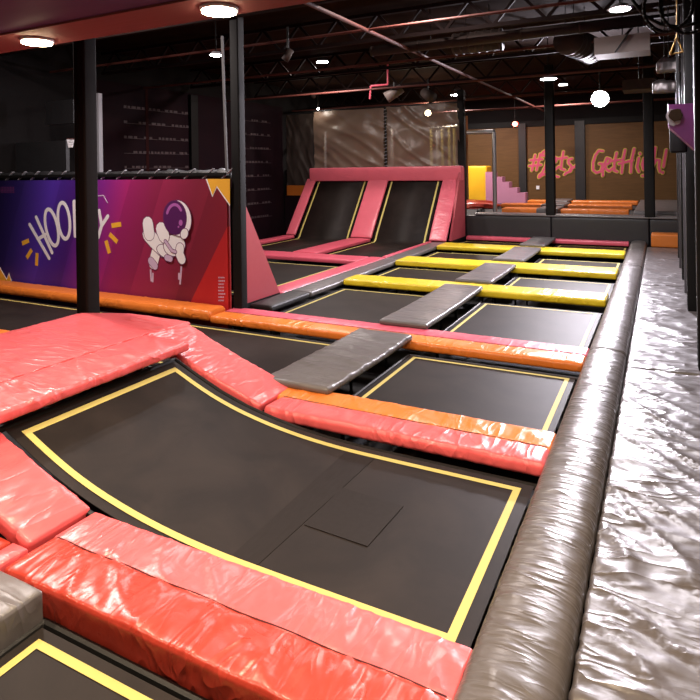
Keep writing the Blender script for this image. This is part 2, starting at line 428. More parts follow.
duo('pink and orange pad with its pink side toward the big foreground trampoline', -3.32, -.79, 4.56, 4.86, 5.17, M['pink'], M['orange'], 'pink near panel', 'orange far panel', 2, b=-.11, res=.03, wr=.009, fx0=-3.95)
duo('long orange and pink pad reaching from the banner wall to the grey roll', -6.12, -.79, 7.08, 7.42, 7.74, M['orange'], M['rose'], 'orange near panel', 'pink far panel', 3, b=-.11, res=.04, wr=.006)
def pad(name, label, x0, x1, y0, y1, mat, z0=PB, z1=PT, group=None, seed=0, **k):
    o = slab(name, 0, x1-x0, 0, y1-y0, 0, z1-z0, mat, None, seed=seed, axis='x' if x1-x0 > y1-y0 else 'y', **k)
    o.location = (x0, y0, z0); return tag(o, label, 'pad', group)
G = 'yellow pads across the court'
pad('foam_pad', 'nearest of the three yellow pads across the court', -5.60, -.82, 10.42, 11.02, M['yellow'], -.09, .035, G, 4, wr=.007, res=.05, r=.034, puff=.006)
pad('foam_pad', 'middle one of the three yellow pads across the court', -5.60, -.82, 13.02, 13.80, M['yellow'], -.09, .035, G, 5, wr=.007, res=.06, r=.034, puff=.006)
pad('foam_pad', 'farthest of the three yellow pads across the court', -5.60, -.82, 15.95, 16.72, M['yellow'], -.09, .03, G, 6, wr=.007, res=.06, r=.034, puff=.006)
pad('foam_pad', 'narrow pink pad along the foot of the black divider', -5.5, -.83, 18.45, 18.72, M['rose'], -.09, .03, None, 7, wr=.004, res=.07)
# orange pads at the foot of the banner
pad('foam_pad', 'orange pad along the foot of the printed banner wall', -12.4, -6.15, 7.10, 7.54, M['orange'], -.10, .055, None, 8, wr=.006, res=.05, r=.06, puff=.02)
pad('foam_pad', 'orange pad whose end peeps out at the left edge behind the pink deck', -12.4, -7.3, 4.80, 5.26, M['orange'], -.10, .01, None, 9, wr=.005, res=.07)

# grey centre pads, each lying on the coloured pads at its two ends
G = 'grey pads down the middle of the court'
def sag(zends, L, drop, twist=0):
    def w(x, y, z):
        t = max(0, min(1, y/L)); return (x+twist*(1-t)*.0, y, z-drop*math.sin(PI*t))
    return w
def gpad(label, x0, x1, y0, y1, seed, mat=M['grey'], z=.012, th=.075, skew=0, **k):
    def w(x, y, zz):
        t = y/(y1-y0); return (x+skew*(1-t), y, zz-.018*math.sin(PI*max(0, min(1, t)))**.7)
    o = slab('foam_pad', 0, x1-x0, 0, y1-y0, 0, th, mat, None, axis='y', seed=seed, warp=w, **k)
    o.location = (x0, y0, z); return tag(o, label, 'pad', G)
gpad('shiny dark grey pad bridging the two orange edged pads', -3.62, -2.84, 5.04, 7.16, 11, z=.006, wr=.018, res=.035, skew=-.05, puff=.01)
gpad('grey pad between the orange and pink pad and the nearest yellow pad', -3.56, -2.84, 7.66, 10.55, 12, z=.006, wr=.007, res=.05)
gpad('grey pad between the first and second yellow pads', -3.50, -2.80, 10.98, 13.12, 13, z=.02, wr=.006, res=.06)
gpad('grey pad between the second and third yellow pads', -3.48, -2.78, 13.76, 16.05, 14, z=.02, wr=.006, res=.06)
gpad('grey pad from the last yellow pad to the foot of the black divider', -3.45, -2.78, 16.55, 18.43, 15, z=.028, wr=.006, res=.06)
pad('foam_block', 'grey block in the bottom left corner against the pink and red pad', -3.28, -2.89, .2, 2.03, M['grey'], -.16, .03, None, 16, wr=.014, res=.035, r=.02)
pad('foam_pad', 'short pink strip with its end against the ramp at the left edge', -3.45, -3.31, 1.0, 2.23, M['pinky'], -.16, .01, 'pad ends at the left edge', 17, wr=.003, res=.05, r=.012)
pad('foam_pad', 'short red strip left of the pink strip at the left edge', -3.66, -3.48, 1.0, 2.24, M['red'], -.16, .0, 'pad ends at the left edge', 18, wr=.003, res=.05, r=.012)

# left border strips
for i, (a, b, l) in enumerate(((8.0, 9.2, 'black padded strip at the foot of the pink triangle'), (9.22, 13.4, 'grey strip left of the court beside the pink border, nearer one'), (13.42, 16.9, 'grey strip left of the court beside the pink border, farther one'))):
    pad('foam_pad', l, -6.06, -5.62, a, b, M['grey'] if i else M['charcoal'], -.10, -.002, 'strips down the left of the court', 20+i, wr=.003, res=.07)
pad('foam_pad', 'long pink strip beside the grey strips at the left of the court', -6.50, -6.08, 9.0, 13.55, M['rose'], -.10, .0, None, 24, wr=.004, res=.07)
pad('foam_pad', 'wide pink cross pad in front of the two wall trampolines', -12.3, -6.52, 12.78, 13.55, M['rose'], -.10, .0, None, 25, wr=.005, res=.07)

# the grey roll and the walkway
G1, G2 = 'segments of the long grey roll', 'grey walkway pads'
for i, (a, b, l) in enumerate(((-1.5, 7.55, 'nearest segment of the fat grey roll, beside the big foreground trampoline'), (7.57, 14.1, 'middle segment of the fat grey roll, beside the first two yellow pads'), (14.12, 18.7, 'farthest segment of the fat grey roll, ending at the black divider'))):
    res = .03 if i == 0 else .05
    def rw(x, y, z, i=i):
        k = .42/2; c = (x-k)/k
        if z > .05: z = .05+(z-.05)*1+.075*math.sqrt(max(0, 1-c*c)) + .004*noise.noise(Vector((x*3, y*14, i)))
        return (x, y, z)
    o = slab('padded_roll', 0, .42, 0, b-a, 0, .10, M['roll'], None, r=.045, res=res, warp=rw, wr=.007, puff=0, pleat=.006, axis='y', seed=30+i)
    o.location = (-.80, a, -.10); tag(o, l, 'pad', G1)
for i, (a, b, l) in enumerate(((-1.5, 7.22, 'nearest wrinkled grey walkway pad, filling the bottom right corner'), (7.24, 12.3, 'second wrinkled grey walkway pad from the front'), (12.32, 15.7, 'third wrinkled grey walkway pad from the front'), (15.72, 17.95, 'farthest grey walkway pad, in front of the orange block'))):
    pad('walkway_pad', l, -.375, 2.28, a, b, M['walk'], -.12, -.01, G2, 40+i, wr=.022 if i < 2 else .012, res=.032 if i == 0 else .06, r=.03, pleat=.008, puff=.01)
pad('foam_block', 'burnt orange block at the far end of the grey walkway', -.27, .62, 18.0, 18.6, M['dimorange'], -.02, .33, None, 50, wr=.006, res=.06)
struct(MB().box(-.80, 2.3, -1.5, 18.7, FL, -.122).build('trim_3', M['wallblack']), 'black base under the walkway')

# ------------------------------------------------------------------ raised pink deck and its ramps
def ramp_pad(label, y0, y1, seed, cut=1.0):
    L = math.hypot(1.42, .5)
    def w(x, y, z):
        t = x/L
        X = -4.76+1.42*t; Z = .5*(1-t)
        nx, nz = .5/L, 1.42/L
        b = .02*math.sin(PI*t)
        return (X+nx*(z-.10), y, Z+nz*(z-.10)-b)
    o = slab('ramp_pad', L*(1-cut), L, 0, y1-y0, 0, .10, M['pink'], None, r=.03, res=.03, warp=w, wr=.012, seed=seed, axis='x', puff=.01)
    o.location = (0, y0, .01); return tag(o, label, 'pad', 'pink ramp pads')
ramp_pad('pink ramp pad climbing to the deck along the far side of the big trampoline', 4.56, 5.13, 60)
ramp_pad('pink ramp pad climbing to the deck along the near side of the big trampoline', 2.25, 2.70, 61, .80)
dk = thing('pink_deck', 'raised pink padded deck at the left, a dark pole behind it', 'deck', (-5.2, 3.6, FL))
def dwarp(x, y, z):
    return (x, y-.22*max(0, (-5.7-x)/.6)*max(0, (y-3)/2.2), z)
p = slab('top_pad', -6.30, -4.745, 1.6, 5.19, .40, .50, M['pinky'], dk, r=.03, res=.04, wr=.006, seed=62, axis='y', warp=dwarp)
p['label'] = 'wide smooth pink pad'
p = slab('front_pad', -4.78, -4.18, 1.6, 4.55, .42, .51, M['pinky'], dk, r=.03, res=.03, wr=.016, seed=63, axis='y', pleat=.006)
p['label'] = 'wrinkled pink edge pad'
MB().box(-6.2, -4.80, 1.7, 4.9, .33, .40).build('board', M['black'], dk)
for x in (-6.1, -4.9):
    for y in (1.9, 4.6): MB().box(x-.04, x+.04, y-.04, y+.04, FL, .33).build('leg', M['blackmetal'], dk)
m = MB(); n = 60
m.path([(-4.80+.006*math.sin(i*2.1), 1.7+2.9*i/n, .508+.004*math.sin(i*1.3)) for i in range(n+1)], .006, 6)
m.build('seam', M['pink'], dk)

# ------------------------------------------------------------------ printed banner wall
BY = 7.60
bw = thing('banner_wall', 'printed purple and red banner wall with white lettering and a floating astronaut', 'banner', (-9.2, BY, FL))
MB().box(-12.45, -6.17, BY, BY+.08, FL, 2.07).build('panel', M['banner'], bw)
def onb(px, py, d=0): x, z = on_y(px, py, BY-.004-d); return (x, BY-.003-d, z)
KC = [0]
def ribbon(mb, pts, w, d=0, caps=True, fn=onb, th=.003, ep=1):
    P = [Vector(fn(*p, d)) for p in pts]
    for i_, (a, b) in enumerate(zip(P, P[1:])):
        if (b-a).length < 1e-5: continue
        KC[0] += 1; o_ = Vector((0, -ep*(.0001+.00001*(KC[0] % 60)), 0)); a = a+o_; b = b+o_
        t = (b-a).normalized(); s = Vector((-t.z, 0, t.x))*w/2
        mb.prism([a-s, b-s, b+s, a+s], (0, th, 0))
    if caps:
        for i_, a in enumerate(P):
            KC[0] += 1; a = a+Vector((0, -ep*(.0001+.00001*(KC[0] % 60)), 0)); mb.prism([a+Vector((math.cos(k*PI/5)*w/2, 0, math.sin(k*PI/5)*w/2)) for k in range(10)], (0, th, 0))
def c1(x, y): return (x/5.833, 170+y/5.833)
def c2(x, y): return (110+x/5.833, 170+y/5.833)
def ell(cx, cy, rx, ry, rot=0, n=28, f=c2, a0=0, a1=2*PI):
    o = []
    for i in range(n+1):
        t = a0+(a1-a0)*i/n; x, y = rx*math.cos(t), ry*math.sin(t)
        o.append(f(cx+x*math.cos(rot)-y*math.sin(rot), cy+x*math.sin(rot)+y*math.cos(rot)))
    return o
W = .072
letters = {
 'letter_h': [[c1(172, 318), c1(286, 515)], [c1(210, 275), c1(303, 482)], [c1(222, 402), c1(262, 378)]],
 'letter_o': [ell(301, 335, 34, 108, -.20, f=c1)],
 'letter_o.001': [ell(372, 296, 34, 106, -.10, f=c1)],
 'letter_r': [[c1(437, 385), c1(430, 185), c1(455, 182), c1(478, 200), c1(484, 235), c1(474, 270), c1(436, 285)], [c1(458, 285), c1(492, 380)]],
 'letter_a': [[c1(505, 385), c1(530, 190), c1(548, 388)], [c1(513, 320), c1(544, 320)]],
 'letter_y': [[c1(578, 238), c1(592, 322)], [c1(628, 270), c1(592, 325), c1(573, 392)]],
}
for k, ss in letters.items():
    mb = MB()
    for s in ss: ribbon(mb, s, W)
    mb.build(k.split('.')[0], M['white'], bw)
for a, b in (((128, 428), (168, 412)), ((155, 512), (185, 465)), ((212, 558), (216, 485)), ((650, 325), (706, 316)), ((638, 374), (684, 420)), ((617, 412), (638, 486))):
    mb = MB(); ribbon(mb, [c1(*a), c1(*b)], .085, caps=False); o = mb.build('ray_mark', M['sun'], bw)
def poly(name, pts, mat, d=0, par=None):
    return MB().prism([Vector(onb(*p, d)) for p in pts], (0, .002, 0)).build(name, mat, par or bw)
poly('zigzag_border', [c2(558, 52), c2(597, 158), c2(623, 102), c2(699, 212), c2(699, 52)], M['white'])
poly('zigzag_corner', [c2(566, 52), c2(598, 148), c2(622, 92), c2(699, 200), c2(699, 52)], M['sun'], .003)
poly('zigzag_border', [c1(-20, 530), c1(0, 568), c1(38, 634), c1(52, 598), c1(70, 655), c1(-20, 655)], M['white'])
poly('zigzag_corner', [c1(-20, 540), c1(0, 578), c1(38, 642), c1(52, 608), c1(66, 656), c1(-20, 656)], M['sun'], .003)
# astronaut
au = bpy.data.objects.new('astronaut_print', None); C.objects.link(au); au.parent = bw; au['label'] = 'white astronaut figure floating with one leg kicked back'
class Layer: d = .0
def blob(pts_list, w, mat, name, out=.022):
    Layer.d += .0012
    mb = MB(); [ribbon(mb, p, w+out, Layer.d) for p in pts_list]; o = mb.build(name, M['outline'], au); fix(o)
    Layer.d += .0012
    mb = MB(); [ribbon(mb, p, w, Layer.d) for p in pts_list]; o = mb.build(name, mat, au); fix(o)
def fix(o):   # child of an unmoved empty under the banner: take out the banner's offset
    o.data.transform(__import__('mathutils').Matrix.Translation(-bw.location))
def disc(cx, cy, rx, ry, mat, name, rot=0, outline=True):
    if outline:
        Layer.d += .0012
        o = MB().prism([Vector(onb(*p, Layer.d)) for p in ell(cx, cy, rx+4, ry+4, rot)[:-1]], (0, .002, 0)).build(name, M['outline'], au); fix(o)
    Layer.d += .0012
    o = MB().prism([Vector(onb(*p, Layer.d)) for p in ell(cx, cy, rx, ry, rot)[:-1]], (0, .002, 0)).build(name, mat, au); fix(o)
blob([[c2(268, 480), c2(252, 545)]], .20, M['white'], 'lower_leg')
blob([[c2(238, 530), c2(262, 560)]], .13, M['shade'], 'boot')
blob([[c2(222, 375), c2(262, 420), c2(310, 465)]], .26, M['white'], 'raised_leg')
blob([[c2(220, 312), c2(228, 372)]], .24, M['white'], 'boot')
disc(325, 475, 55, 34, M['white'], 'hips', .5)
disc(375, 440, 62, 62, M['white'], 'torso')
blob([[c2(330, 512), c2(352, 518)]], .10, M['shade'], 'belt')
blob([[c2(298, 345), c2(315, 385)]], .24, M['white'], 'arm')
blob([[c2(408, 455), c2(404, 488), c2(418, 520)]], .17, M['white'], 'arm')
blob([[c2(322, 415), c2(360, 470), c2(382, 478)]], .05, M['shade'], 'strap')
disc(402, 282, 70, 105, M['white'], 'helmet', -.15)
disc(378, 278, 66, 98, M['visor'], 'visor', -.05)
Layer.d += .0012
mb = MB(); ribbon(mb, ell(376, 280, 46, 78, 0, 10, c2, PI*1.12, PI*1.80), .05, Layer.d); fix(mb.build('visor_glint', M['visor2'], au))
disc(412, 308, 11, 18, M['visor2'], 'visor_glint', 0, False)
disc(399, 332, 5, 6, M['visor2'], 'visor_glint', 0, False)
disc(433, 372, 21, 30, M['white'], 'ear_pad', .2)
for a, b in (((236, 580), (240, 650)), ((250, 600), (248, 655)), ((416, 562), (408, 668)), ((402, 600), (402, 640))):
    mb = MB(); ribbon(mb, [c2(*a), c2(*b)], .035, .001, False); mb.build('motion_mark', M['shade'], bw)
# rows of small faded print near the right corner and dots at the left corner
mb = MB()
for r in range(8):
    x = 0
    while x < 34:
        L = random.choice((3, 5, 7)); ribbon(mb, [c2(632+x, 628+r*19-20*0), c2(632+x+L, 628+r*19)], .022, .001, False); x += L+3
mb.build('small_print', M['shade'], bw)
mb = MB()
for r in range(4):
    for k in range(9): ribbon(mb, [c1(4+k*9, 102+r*9), c1(8+k*9, 102+r*9)], .02, .001, False)
mb.build('dot_pattern', M['outline'], bw)
# scuffed tear in the print
mb = MB(); ribbon(mb, [c1(560, 152), c1(603, 148), c1(620, 180), c1(628, 192)], .02, .001, False); mb.build('scratch', M['shade'], bw)
# black netting rail along the top
nr = thing('net_rail', 'black padded rail with folded netting along the top of the printed banner wall', 'rail', (-9.2, 7.66, 2.07))
m = MB(); m.bar((-12.4, 7.66, 2.15), (-6.2, 7.66, 2.15), .08, .05).build('rail', M['blackmetal'], nr)
m = MB()
for i in range(16):
    x = -12.3+i*.4; m.bar((x, 7.66, 2.08), (x+.22, 7.66, 2.24), .05, .012)
m.build('bracket', M['paint'], nr)
slab('net_fold', -12.4, -6.2, 7.70, 7.98, 2.06, 2.20, M['charcoal'], nr, r=.05, res=.08, wr=.03, puff=.02, pleat=.02, seed=77)

# pink triangle: side of the wedge behind the banner
wd = thing('wedge_panel', 'flat pink triangular side panel beside the black padded post', 'panel', (-6.12, 8.3, FL))
MB().prism([(-6.12, 7.80, .0), (-6.12, 8.98, .0), (-6.12, 7.80, 2.0)], (-.06, 0, 0)).build('side_panel', M['rosey'], wd)
sl = MB().prism([(-12.3, 7.80, 1.92), (-12.3, 7.88, 1.92), (-12.3, 8.98, -.02), (-12.3, 8.86, -.02)], (6.1, 0, 0)).build('sloping_mat', M['mat'], wd)
MB().box(-6.18, -6.12, 7.8, 8.98, FL, -.0).build('foot', M['black'], wd)

# ------------------------------------------------------------------ wall trampolines
def wz(y):
    if y < 16.9: return -.10
    if y > 17.15: return 1.8*(y-17.0)/1.4-.05
    t = (y-16.9)/.25; return -.10+t*t*.243
def wall_tramp(label, x0, x1, y0):
    t = thing('wall_trampoline', label, 'trampoline', ((x0+x1)/2, 17, FL), 'wall trampolines')
    ys = [y0, 15.5, 16.5, 16.8, 16.9, 16.96, 17.02, 17.08, 17.15, 17.4, 17.8, 18.2, 18.46]
    V = []; Fc = []
    for y in ys:
        V += [(x0-.1, y, wz(y)), (x1+.1, y, wz(y)), (x0-.1, y+.004, wz(y)-.008), (x1+.1, y+.004, wz(y)-.008)]
    for i in range(len(ys)-1):
        a = 4*i; Fc += [(a, a+1, a+5, a+4), (a+2, a+6, a+7, a+3), (a, a+4, a+6, a+2), (a+1, a+3, a+7, a+5)]
    mesh_obj('mat', V, Fc, M['mat'], t, True)
    mb = MB()
    for x in (x0, x1):
        b = len(mb.v)
        for y in ys:
            n = Vector((0, -.78, .6)) if y > 17 else Vector((0, 0, 1))
            mb.v += [(x-.028, y+n.y*.006, wz(y)+n.z*.006), (x+.028, y+n.y*.006, wz(y)+n.z*.006)]
        for i in range(len(ys)-1): a = b+2*i; mb.f.append((a, a+1, a+3, a+2))
    mb.build('border_line', M['cream'], t)['label'] = 'yellow webbing line'
    fr = MB()
    for x in (x0-.14, x1+.14):
        fr.tube((x, y0, -.14), (x, 17.05, -.14), .025, 8); fr.tube((x, 17.05, -.14), (x, 18.5, 1.75), .025, 8)
    fr.build('frame', M['blackmetal'], t)
    for x in (x0-.14, x1+.14):
        MB().tube((x, 17.05, FL), (x, 17.05, -.14), .03, 8).build('leg', M['blackmetal'], t)
        MB().tube((x, 18.5, FL), (x, 18.5, 1.75), .03, 8).build('leg', M['blackmetal'], t)
wall_tramp('left wall trampoline bending up from the floor between pink pads', -10.78, -8.98, 13.75)
wall_tramp('right wall trampoline bending up from the floor between pink pads, with a bright sheen', -7.98, -6.36, 13.75)
def inclined(label, x0, x1, seed, full=True):
    e = thing('foam_pad', label, 'pad', ((x0+x1)/2, 17, -.05), 'pink pads framing the wall trampolines')
    L = math.hypot(1.4, 1.8)
    def w(x, y, z):
        t = y/L; return (x, 17.0+1.4*t-.79*(z-.02), 1.8*t+.61*(z-.02))
    slab('sloping_panel', x0, x1, 0, L+.06, 0, .08, M['pinkw'], e, r=.03, res=.07, warp=w, wr=.008, axis='y', seed=seed)
    slab('floor_panel', x0, x1 if full else -6.08, 13.58, 16.95, -.09, .01, M['rose'], e, r=.03, res=.08, wr=.005, axis='y', seed=seed+1)
inclined('pink pad left of the left wall trampoline', -11.28, -10.92, 80)
inclined('pink pad between the two wall trampolines', -8.83, -8.10, 82)
inclined('pink pad right of the right wall trampoline', -6.20, -5.66, 84, False)
pad('foam_beam', 'pink padded beam across the top of both wall trampolines', -11.15, -5.58, 18.32, 18.62, M['pinkw'], 1.78, 2.24, None, 86, wr=.008, res=.07)
sp = thing('wedge_panel', 'deep pink triangular side panel at the right end of the wall trampolines', 'panel', (-5.6, 18, FL))
MB().prism([(-5.66, 17.25, 0), (-5.66, 18.74, 0), (-5.66, 18.74, 2.2), (-5.66, 18.40, 2.2)], (.06, 0, 0)).build('side_panel', M['rosey'], sp)
MB().box(-5.66, -5.6, 17.3, 18.72, FL, 0).build('foot', M['black'], sp)

# smoky mesh sheets above, with what is seen behind them
def sheet(label, x0, x1, y, z0, z1, mat, seed, name='mesh_sheet', amp=.10):
    nx, nz = 60, 40; V = []; Fc = []
    for i in range(nx+1):
        for j in range(nz+1):
            u, v = i/nx, j/nz
            a = amp*noise.noise(Vector((u*3+v*2, v*4-u*2, seed)))*min(1, 6*min(u, 1-u, v+.02, 1.02-v))
            a += amp*.6*ridge(Vector((u*3+v*3, v*1.5, seed+4)), 4)
            V.append((x0+(x1-x0)*u, y-a, z0+(z1-z0)*v))
    for i in range(nx):
        for j in range(nz):
            q = i*(nz+1)+j; Fc.append((q, q+nz+1, q+nz+2, q+1))
    return tag(mesh_obj(name, V, Fc, mat, None, True), label, 'mesh', 'smoky mesh sheets above the wall trampolines')
sheet('left smoky brown mesh sheet above the wall trampolines', -11.2, -8.42, 18.8, 2.2, 4.3, M['net'], 1)
sheet('right smoky brown mesh sheet above the wall trampolines, a bright lamp shining through it', -8.30, -5.75, 18.8, 2.2, 4.3, M['net'], 2)
np_ = thing('net_post', 'black laced post between the two smoky mesh sheets', 'post', (-8.36, 18.8, 2.2))
MB().tube((-8.36, 18.8, 2.2), (-8.36, 18.8, 4.32), .03, 10).build('tube', M['black'], np_)
m = MB()
for i in range(17): m.tube((-8.42, 18.765, 2.28+i*.12), (-8.30, 18.765, 2.31+i*.12), .008, 6)
m.build('lacing', M['paint'], np_)
rl = MB().tube((-12.5, 18.8, 4.33), (-5.6, 18.8, 4.30), .03, 10).build('net_rail', M['blackmetal']); tag(rl, 'thin black rail along the top of the smoky mesh sheets', 'rail')
o = sheet('narrow dull brown sheet in the far left corner beside the mesh', -12.45, -11.28, 18.87, 1.622, 4.25, vinyl('brown_sheet', (.03, .02, .016), .55, .3, 3), 3, 'corner_sheet', .05); del o['group']
tag(MB().box(-12.45, -11.3, 18.84, 18.90, 1.25, 1.62).build('wall_board', M['dimorange']), 'dull orange board low in the far left corner behind the wall trampolines', 'board')
tag(MB().box(-12.55, -11.3, 18.84, 18.90, FL, 1.24).build('wall_board', M['mural']), 'dark board under the orange board in the far left corner', 'board')
struct(MB().box(-12.58, -5.7, 18.98, 19.08, FL, 2.2).build('wall_divider', M['wallblack']), 'black wall behind the wall trampolines')
# pipes and posts beyond the mesh
def pipe(label, a, b, r, mat, name='pipe', cat='pipe', group=None):
    return tag(MB().tube(a, b, r, 10).build(name, mat), label, cat, group)
struct(MB().box(-12.5, -7.0, 23.8, 24.0, FL, 4.3).build('wall_inner', M['ply']), 'brown wall seen through the mesh')
g = 'yellow posts behind the right mesh sheet'
for i, (px, l) in enumerate(((431, 'leftmost yellow post seen through the right mesh sheet'), (442, 'thin yellow post right of the pale post, through the mesh'), (449, 'yellow post in the middle of the right group, through the mesh'), (454, 'rightmost yellow post seen through the right mesh sheet'))):
    x, z = on_y(px, 130, 20.6); pipe(l, (x, 20.6, .64), (x, 20.6, 3.6), .05, M['cream'], 'yellow_post', 'post', g)
for px, l in ((324, 'pale upright post behind the left mesh sheet'), (391, 'pale upright post left of the yellow posts, through the mesh'), (437, 'pale upright post among the yellow posts, through the mesh')):
    x, z = on_y(px, 130, 20.9); pipe(l, (x, 20.9, .64), (x, 20.9, 3.72), .09, M['steel'], 'upright_post', 'post', 'pale posts behind the mesh')
for a, b, l in (((322, 130), (372, 133), 'pale horizontal pipe behind the left mesh sheet'), ((400, 130), (460, 126), 'pale horizontal pipe behind the right mesh sheet')):
    xa, za = on_y(*a, 20.75); xb, zb = on_y(*b, 20.75); pipe(l, (xa, 20.75, za), (xb, 20.75, zb), .07, M['steel'], 'pipe', 'pipe', 'pale pipes behind the mesh')

# ------------------------------------------------------------------ mural on the side wall
mu = thing('wall_mural', 'dim maroon and black mural with faded lines of text on the side wall', 'mural', (-12.56, 14, FL))
MB().box(-12.595, -12.56, 10.2, 18.78, FL, 4.55).build('sheet', M['mural'], mu)
for y0, n, L in ((11.3, 5, 2.4), (15.9, 8, 1.9)):
    for r in range(n):
        z = 3.9-r*(.40 if n == 5 else .48); y = y0; mb = MB(); mb.box(-12.562, -12.5575, y0, y0+L+.2, z, z+.012)
        V = []
        while y < y0+L:
            l = random.uniform(.06, .16)
            if random.random() < .75: mb.box(-12.56, -12.552, y, y+l, z, z+.07)
            y += l+.05
        mb.build('faded_text_line', M['fadedwhite'], mu)
mb = MB(); mb.box(-12.56, -12.55, 12.05, 12.15, 1.2, 4.5); mb.build('red_stripe', plain('dull_red_stripe', (.022, .004, .004), .8, 0, .1), mu)
# wall seams
tag(MB().box(-12.56, -12.46, 13.75, 14.05, FL, 4.5).build('wall_post', M['black']), 'black upright on the side wall, dividing the dim mural', 'post')

# dark things behind the banner at the left
bh = thing('basketball_hoop', 'dark basketball backboard with a pale net behind the near pole', 'hoop', (-11.2, 8.3, 2.3))
x0, _ = on_y(8, 150, 8.3); x1, _ = on_y(66, 150, 8.3); x0 = max(x0, -12.55)
MB().box(x0, x1, 8.3, 8.38, 2.24, 2.88).build('backboard', M['charcoal'], bh)
MB().bar((-12.62, 8.42, 2.6), (-12.2, 8.42, 2.6), .06, .06).build('wall_bracket', M['blackmetal'], bh)
xr, zr = on_y(70.5, 139, 8.2)
m = MB()
for i in range(16):
    a, b = 2*PI*i/16, 2*PI*(i+1)/16
    m.tube((xr+.07*math.cos(a), 8.2+.07*math.sin(a), zr), (xr+.07*math.cos(b), 8.2+.07*math.sin(b), zr), .008, 6)
m.build('rim', M['rust'], bh)
m = MB()
for i in range(12):
    a = 2*PI*i/12
    for s in (1, -1):
        b = a+s*.5; m.tube((xr+.07*math.cos(a), 8.2+.07*math.sin(a), zr), (xr+.04*math.cos(b), 8.2+.04*math.sin(b), zr-.17), .003, 5)
m.build('net', M['white'], bh)
x0, z0 = on_y(46, 125, 8.6); x1, z1 = on_y(73, 99, 8.6)
tag(MB().box(x0, x1, 8.6, 8.7, z0, z1).build('wall_box', M['charcoal']), 'dim grey square board above the backboard, at the far left', 'board')

# ------------------------------------------------------------------ poles
def pole(name, label, x, y, z0, z1, w, mat=M['black'], group=None, d=None, seed=0):
    t = thing(name, label, 'post', (x, y, z0), group); d = d or w
    slab('padding', x-w/2, x+w/2, y-d/2, y+d/2, z0, z1, mat, t, r=min(w, d)*.14, res=.16, wr=0, puff=0, pleat=0)
    return t
p1 = pole('padded_pole', 'dark padded pole rising behind the pink deck in front of the white lettering', -6.37, 5.13, FL, 4.6, .20, plain('dark_brown_pole_vinyl', (.006, .0035, .003), .7, 0, .15))
m = MB()
for i in range(20): m.box(-6.475, -6.465, 5.1, 5.16, .7+i*.18, .76+i*.18)
m.bar((-6.40, 5.027, .45), (-6.40, 5.027, 4.5), .018, .01)
m.build('zip_strip', M['black'], p1)
pole('padded_pole', 'black padded pole at the right end of the printed banner wall', -6.02, 7.72, FL, 4.75, .17)
tag(MB().bar((-6.27, 7.74, 2.1), (-6.33, 7.74, 4.4), .035, .03).build('metal_strip', plain('dim_grey_paint', (.09, .085, .09), .6)), 'thin grey metal upright just left of the black pole by the banner', 'post')
x, _ = on_y(98.5, 120, 9.2)
tag(MB().bar((x, 9.2, FL), (x, 9.2, 3.95), .13, .10).build('metal_post', M['paint']), 'pale grey square upright right of the near pole, behind the banner', 'post')
G = 'black padded posts along the walkway'
for i, (y, w, l) in enumerate(((7.45, .22, 'nearest black post on the walkway, at the right edge of the view'), (10.4, .17, 'second black post on the walkway, from the right edge'), (13.1, .15, 'third black post on the walkway from the right edge'), (16.1, .14, 'farthest black post on the walkway, near the orange block'))):
    pole('padded_post', l, .30+w/2+.02, y, -.012, 5.25, w, group=G)
tag(MB().bar((.34, 11.7, -.01), (.34, 11.7, 5.25), .04, .05).build('metal_post', plain('dark_grey_paint', (.07, .065, .075), .5)), 'slim pale grey upright among the black walkway posts', 'post')
tag(MB().bar((.33, 14.5, -.01), (.33, 14.5, 5.25), .04, .05).build('metal_post', plain('dark_grey_paint_worn', (.06, .055, .06), .5)), 'slim pale grey upright, the farther one among the walkway posts', 'post')
# purple torn pad
pp = thing('torn_pad', 'purple padded block with torn foam showing, fixed high on the right posts', 'pad', (.25, 9.0, 2.4))
MB().prism([(.09, 8.95, 2.70), (.09, 8.95, 2.985), (.60, 8.95, 2.985), (.60, 8.95, 2.25), (.38, 8.95, 2.39)], (0, .5, 0)).build('cover', M['purple'], pp)
V = []; n = 14
for i in range(n):
    a = 2*PI*i/n; r = .075*(1+.3*noise.noise(Vector((i*1.7, 0, 0)))); V.append((.175+r*math.cos(a)*1.1, 8.944, 2.84+r*math.sin(a)*1.15))
MB().prism(V, (0, .004, 0)).build('torn_hole', M['foam'], pp)['label'] = 'ragged brown hole in the cover'
V2 = []
for i in range(20):
    a = 2*PI*i/20; r = .095*(1+.45*noise.noise(Vector((i*2.3, 3, 0)))); V2.append((.150+r*math.cos(a)*.9, 8.9475, 2.815+r*math.sin(a)*1.2))
MB().prism(V2, (0, .002, 0)).build('torn_edge', plain('pale_torn_backing', (.42, .38, .40), .9), pp)['label'] = 'pale frayed backing around the hole'
MB().bar((.45, 9.2, 2.9), (.45, 9.2, 5.3), .05, .05).build('bracket', M['paint'], pp)
pole('hanging_pad', 'black block hanging just beyond the torn purple pad', .22, 9.75, 2.36, 2.80, .22)
MB().bar((.22, 9.75, 2.8), (.22, 9.75, 5.3), .03, .03).build('hanger', M['black'], bpy.data.objects['hanging_pad'])

